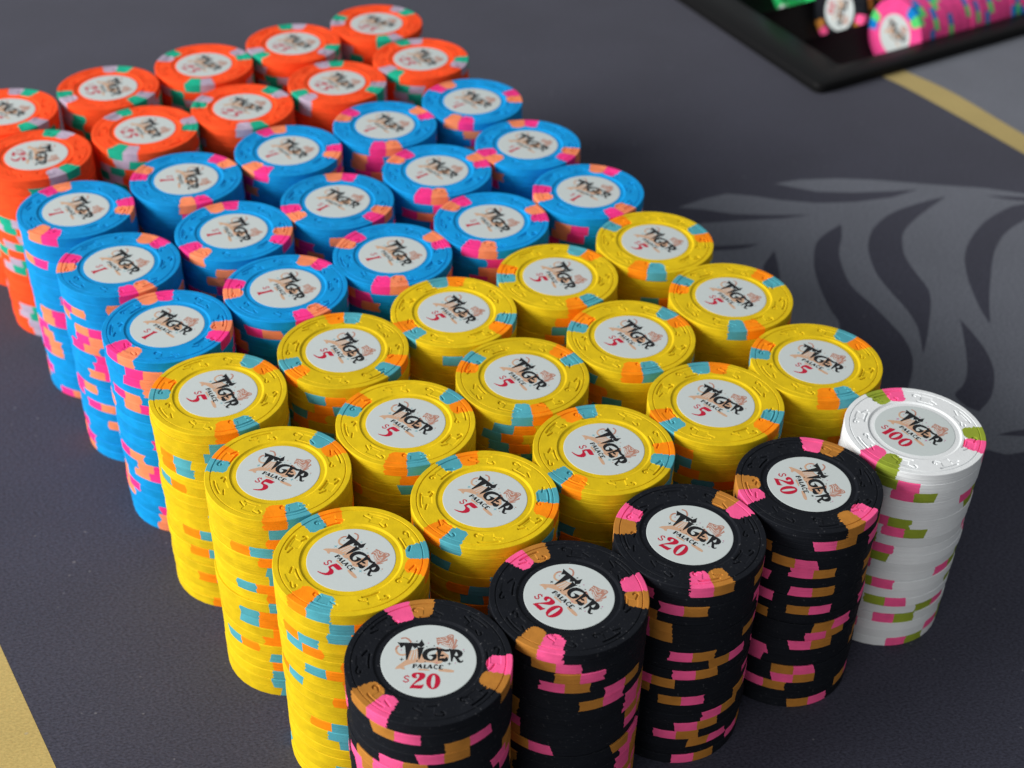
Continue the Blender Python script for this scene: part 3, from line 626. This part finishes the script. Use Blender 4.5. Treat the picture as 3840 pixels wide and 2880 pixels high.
# chips lying on edge in the channels
def tray_rot(ang, lean=0.0):
    zl = Vector((-U[0], -U[1], 0)).normalized()
    zl = (zl + Vector((0, 0, lean))).normalized()
    xl = Vector((0, 0, 1)).cross(zl).normalized()
    yl = zl.cross(xl)
    m = Matrix((xl, yl, zl)).transposed()
    return m @ Matrix.Rotation(ang, 3, 'Z')
def tray_chip(name, parts, a, b, z, ang, lean=0.0, face=None, text=0.0, scale_r=True):
    p = TP(a, b)
    o = make_chip(name, parts, (p[0] * MM, p[1] * MM, z * MM), (0, 0, 0))
    o.rotation_euler = tray_rot(ang, lean).to_euler()
    if face: add_inlay(o, face, text - ang)
    return o
NTH = ['zeroth', 'first', 'second', 'third', 'fourth', 'fifth', 'sixth', 'seventh', 'eighth', 'ninth', 'tenth', 'eleventh', 'twelfth', 'thirteenth', 'fourteenth', 'fifteenth', 'sixteenth', 'seventeenth', 'eighteenth', 'nineteenth', 'twentieth']
NTH += ['twenty-' + q for q in NTH[1:10]] + ['thirtieth']
pk = top_meshes('pinkclay', 'cobalt', 'mint', 1, 91)
b1, b2, b3 = (B0 + (c + 0.5) * CH for c in range(3))
A_P = 82.6; A_B = 75.0; A_G = 72.0
o = tray_chip('pink_chip', pk, A_P, b1, AXZ + 0.3, R(52), 0.05, 'pinkclay', R(-15))
tag(o, 'pink chip standing at the front end of the tray row, face showing', 'casino chip', 'pink chips standing in the tray')
for k in range(1, 30):
    o = tray_chip('pink_chip', PLAIN['pinkclay'][k % 4], A_P + k * (TH + 0.05), b1 + rng.gauss(0, 0.15), AXZ + 0.3 + rng.uniform(0, 0.2), rng.uniform(0, 6.28), 0.05)
    tag(o, 'pink chip on edge in the tray, %s behind the face-on pink chip' % NTH[k], 'casino chip', 'pink chips standing in the tray')
o = tray_chip('black_chip', TOPMESH[('black', 1)], A_B, b2, AXZ + 0.3, R(-6), 0.14, 'black', R(-82))
tag(o, 'black $20 chip standing in the tray, next to the pink chips', 'casino chip', 'black chips standing in the tray')
for k in range(1, 6):
    o = tray_chip('black_chip', PLAIN['black'][k % 4], A_B + k * (TH + 0.05), b2, AXZ + 0.3, rng.uniform(0, 6.28), 0.12)
    tag(o, 'black chip on edge in the tray, %s behind the face-on black chip' % NTH[k], 'casino chip', 'black chips standing in the tray')
for k in range(0, 8):
    o = tray_chip('green_chip', PLAIN['greenclay'][k % 4], A_G + k * (TH + 0.05), b3, AXZ + 0.3, R(20) if k == 0 else rng.uniform(0, 6.28), 0.05)
    tag(o, 'green chip in the tray, at the end of its row' if k == 0 else 'green chip on edge in the tray, %s from the row end' % NTH[k], 'casino chip', 'green chips standing in the tray')

# ------------------------------------------------------------------ table felt, with an opening for the tray, and its print
BIG = 1300.0
hole = [tuple(TP(a, b)) for a, b in ((4, 4), (TL - 4, 4), (TL - 4, TW - 4), (4, TW - 4))]
me = poly_mesh('table_felt', [(M['felt'], [[[(-BIG, -700), (BIG, -700), (BIG, 1900), (-BIG, 1900)], hole]], 0.0)], 0.0)
table = link('table_felt', me)
tag(table, 'charcoal casino table felt with grey tiger stripes and gold bands', None, None, 'structure')
def smooth_line(p, n=8):
    q = [p[0]] + p + [p[-1]]
    out = []
    for k in range(1, len(q) - 2):
        a, b, c, d = (np.array(q[k + o], float) for o in (-1, 0, 1, 2))
        for m in range(n):
            t = m / n
            out.append(tuple(0.5 * (2 * b + (c - a) * t + (2 * a - 5 * b + 4 * c - d) * t * t + (3 * b - a - 3 * c + d) * t ** 3)))
    return out + [tuple(p[-1])]
def spline(p):
    """rounded outline that keeps its sharp tips"""
    m_ = len(p); P = [np.array(q, float) for q in p]; out = []
    sharp = []
    for k in range(m_):
        a = P[k] - P[k - 1]; b = P[(k + 1) % m_] - P[k]
        sharp.append(np.dot(a, b) / (np.linalg.norm(a) * np.linalg.norm(b) + 1e-9) < 0.2)
    for k in range(m_):
        b, c = P[k], P[(k + 1) % m_]
        a = 2 * b - c if sharp[k] else P[k - 1]
        d = 2 * c - b if sharp[(k + 1) % m_] else P[(k + 2) % m_]
        for m in range(5):
            t = m / 5
            out.append(tuple(0.5 * (2 * b + (c - a) * t + (2 * a - 5 * b + 4 * c - d) * t * t + (3 * b - a - 3 * c + d) * t ** 3)))
    return out
me = poly_mesh('tiger_stripe_print', [(M['feltgrey'], [[FELT['light']]], 0.03), (M['felt'], [[spline(q)] for q in FELT['dark']], 0.06)], 0.0)
link('tiger_stripe_print', me, table)
lo, hi = FELT['gold_lo'], smooth_line([FELT['gold_hi'][k] for k in (1, 3, 5, 6)])
lo = smooth_line([lo[k] for k in (1, 3, 5, 6)])
lo[0] = (184.0, 694.0); hi[0] = (197.0, 703.0)
link('gold_band', poly_mesh('gold_band', [(M['feltgold'], [[lo + hi[::-1]]], 0.05)], 0.0), table)
link('grey_panel', poly_mesh('grey_panel', [(M['feltgrey'], [[[(197.0, 703.0)] + hi[1:] + [(620, 600), (620, 1000), (500, 895)]]], 0.03)], 0.0), table)
(gx0, gy0), (gx1, gy1) = FELT['gleft']
dx, dy = gx1 - gx0, gy1 - gy0
L = math.hypot(dx, dy); dx /= L; dy /= L
A1 = (gx0 - dx * 400, gy0 - dy * 400); A2 = (gx1 + dx * 200, gy1 + dy * 200)
nx, ny = dy, -dx
if nx > 0: nx, ny = -nx, -ny
W_ = 24.0
link('gold_band', poly_mesh('gold_band', [(M['feltgold'], [[[A1, A2, (A2[0] + nx * W_, A2[1] + ny * W_), (A1[0] + nx * W_, A1[1] + ny * W_)]]], 0.05)], 0.0), table)
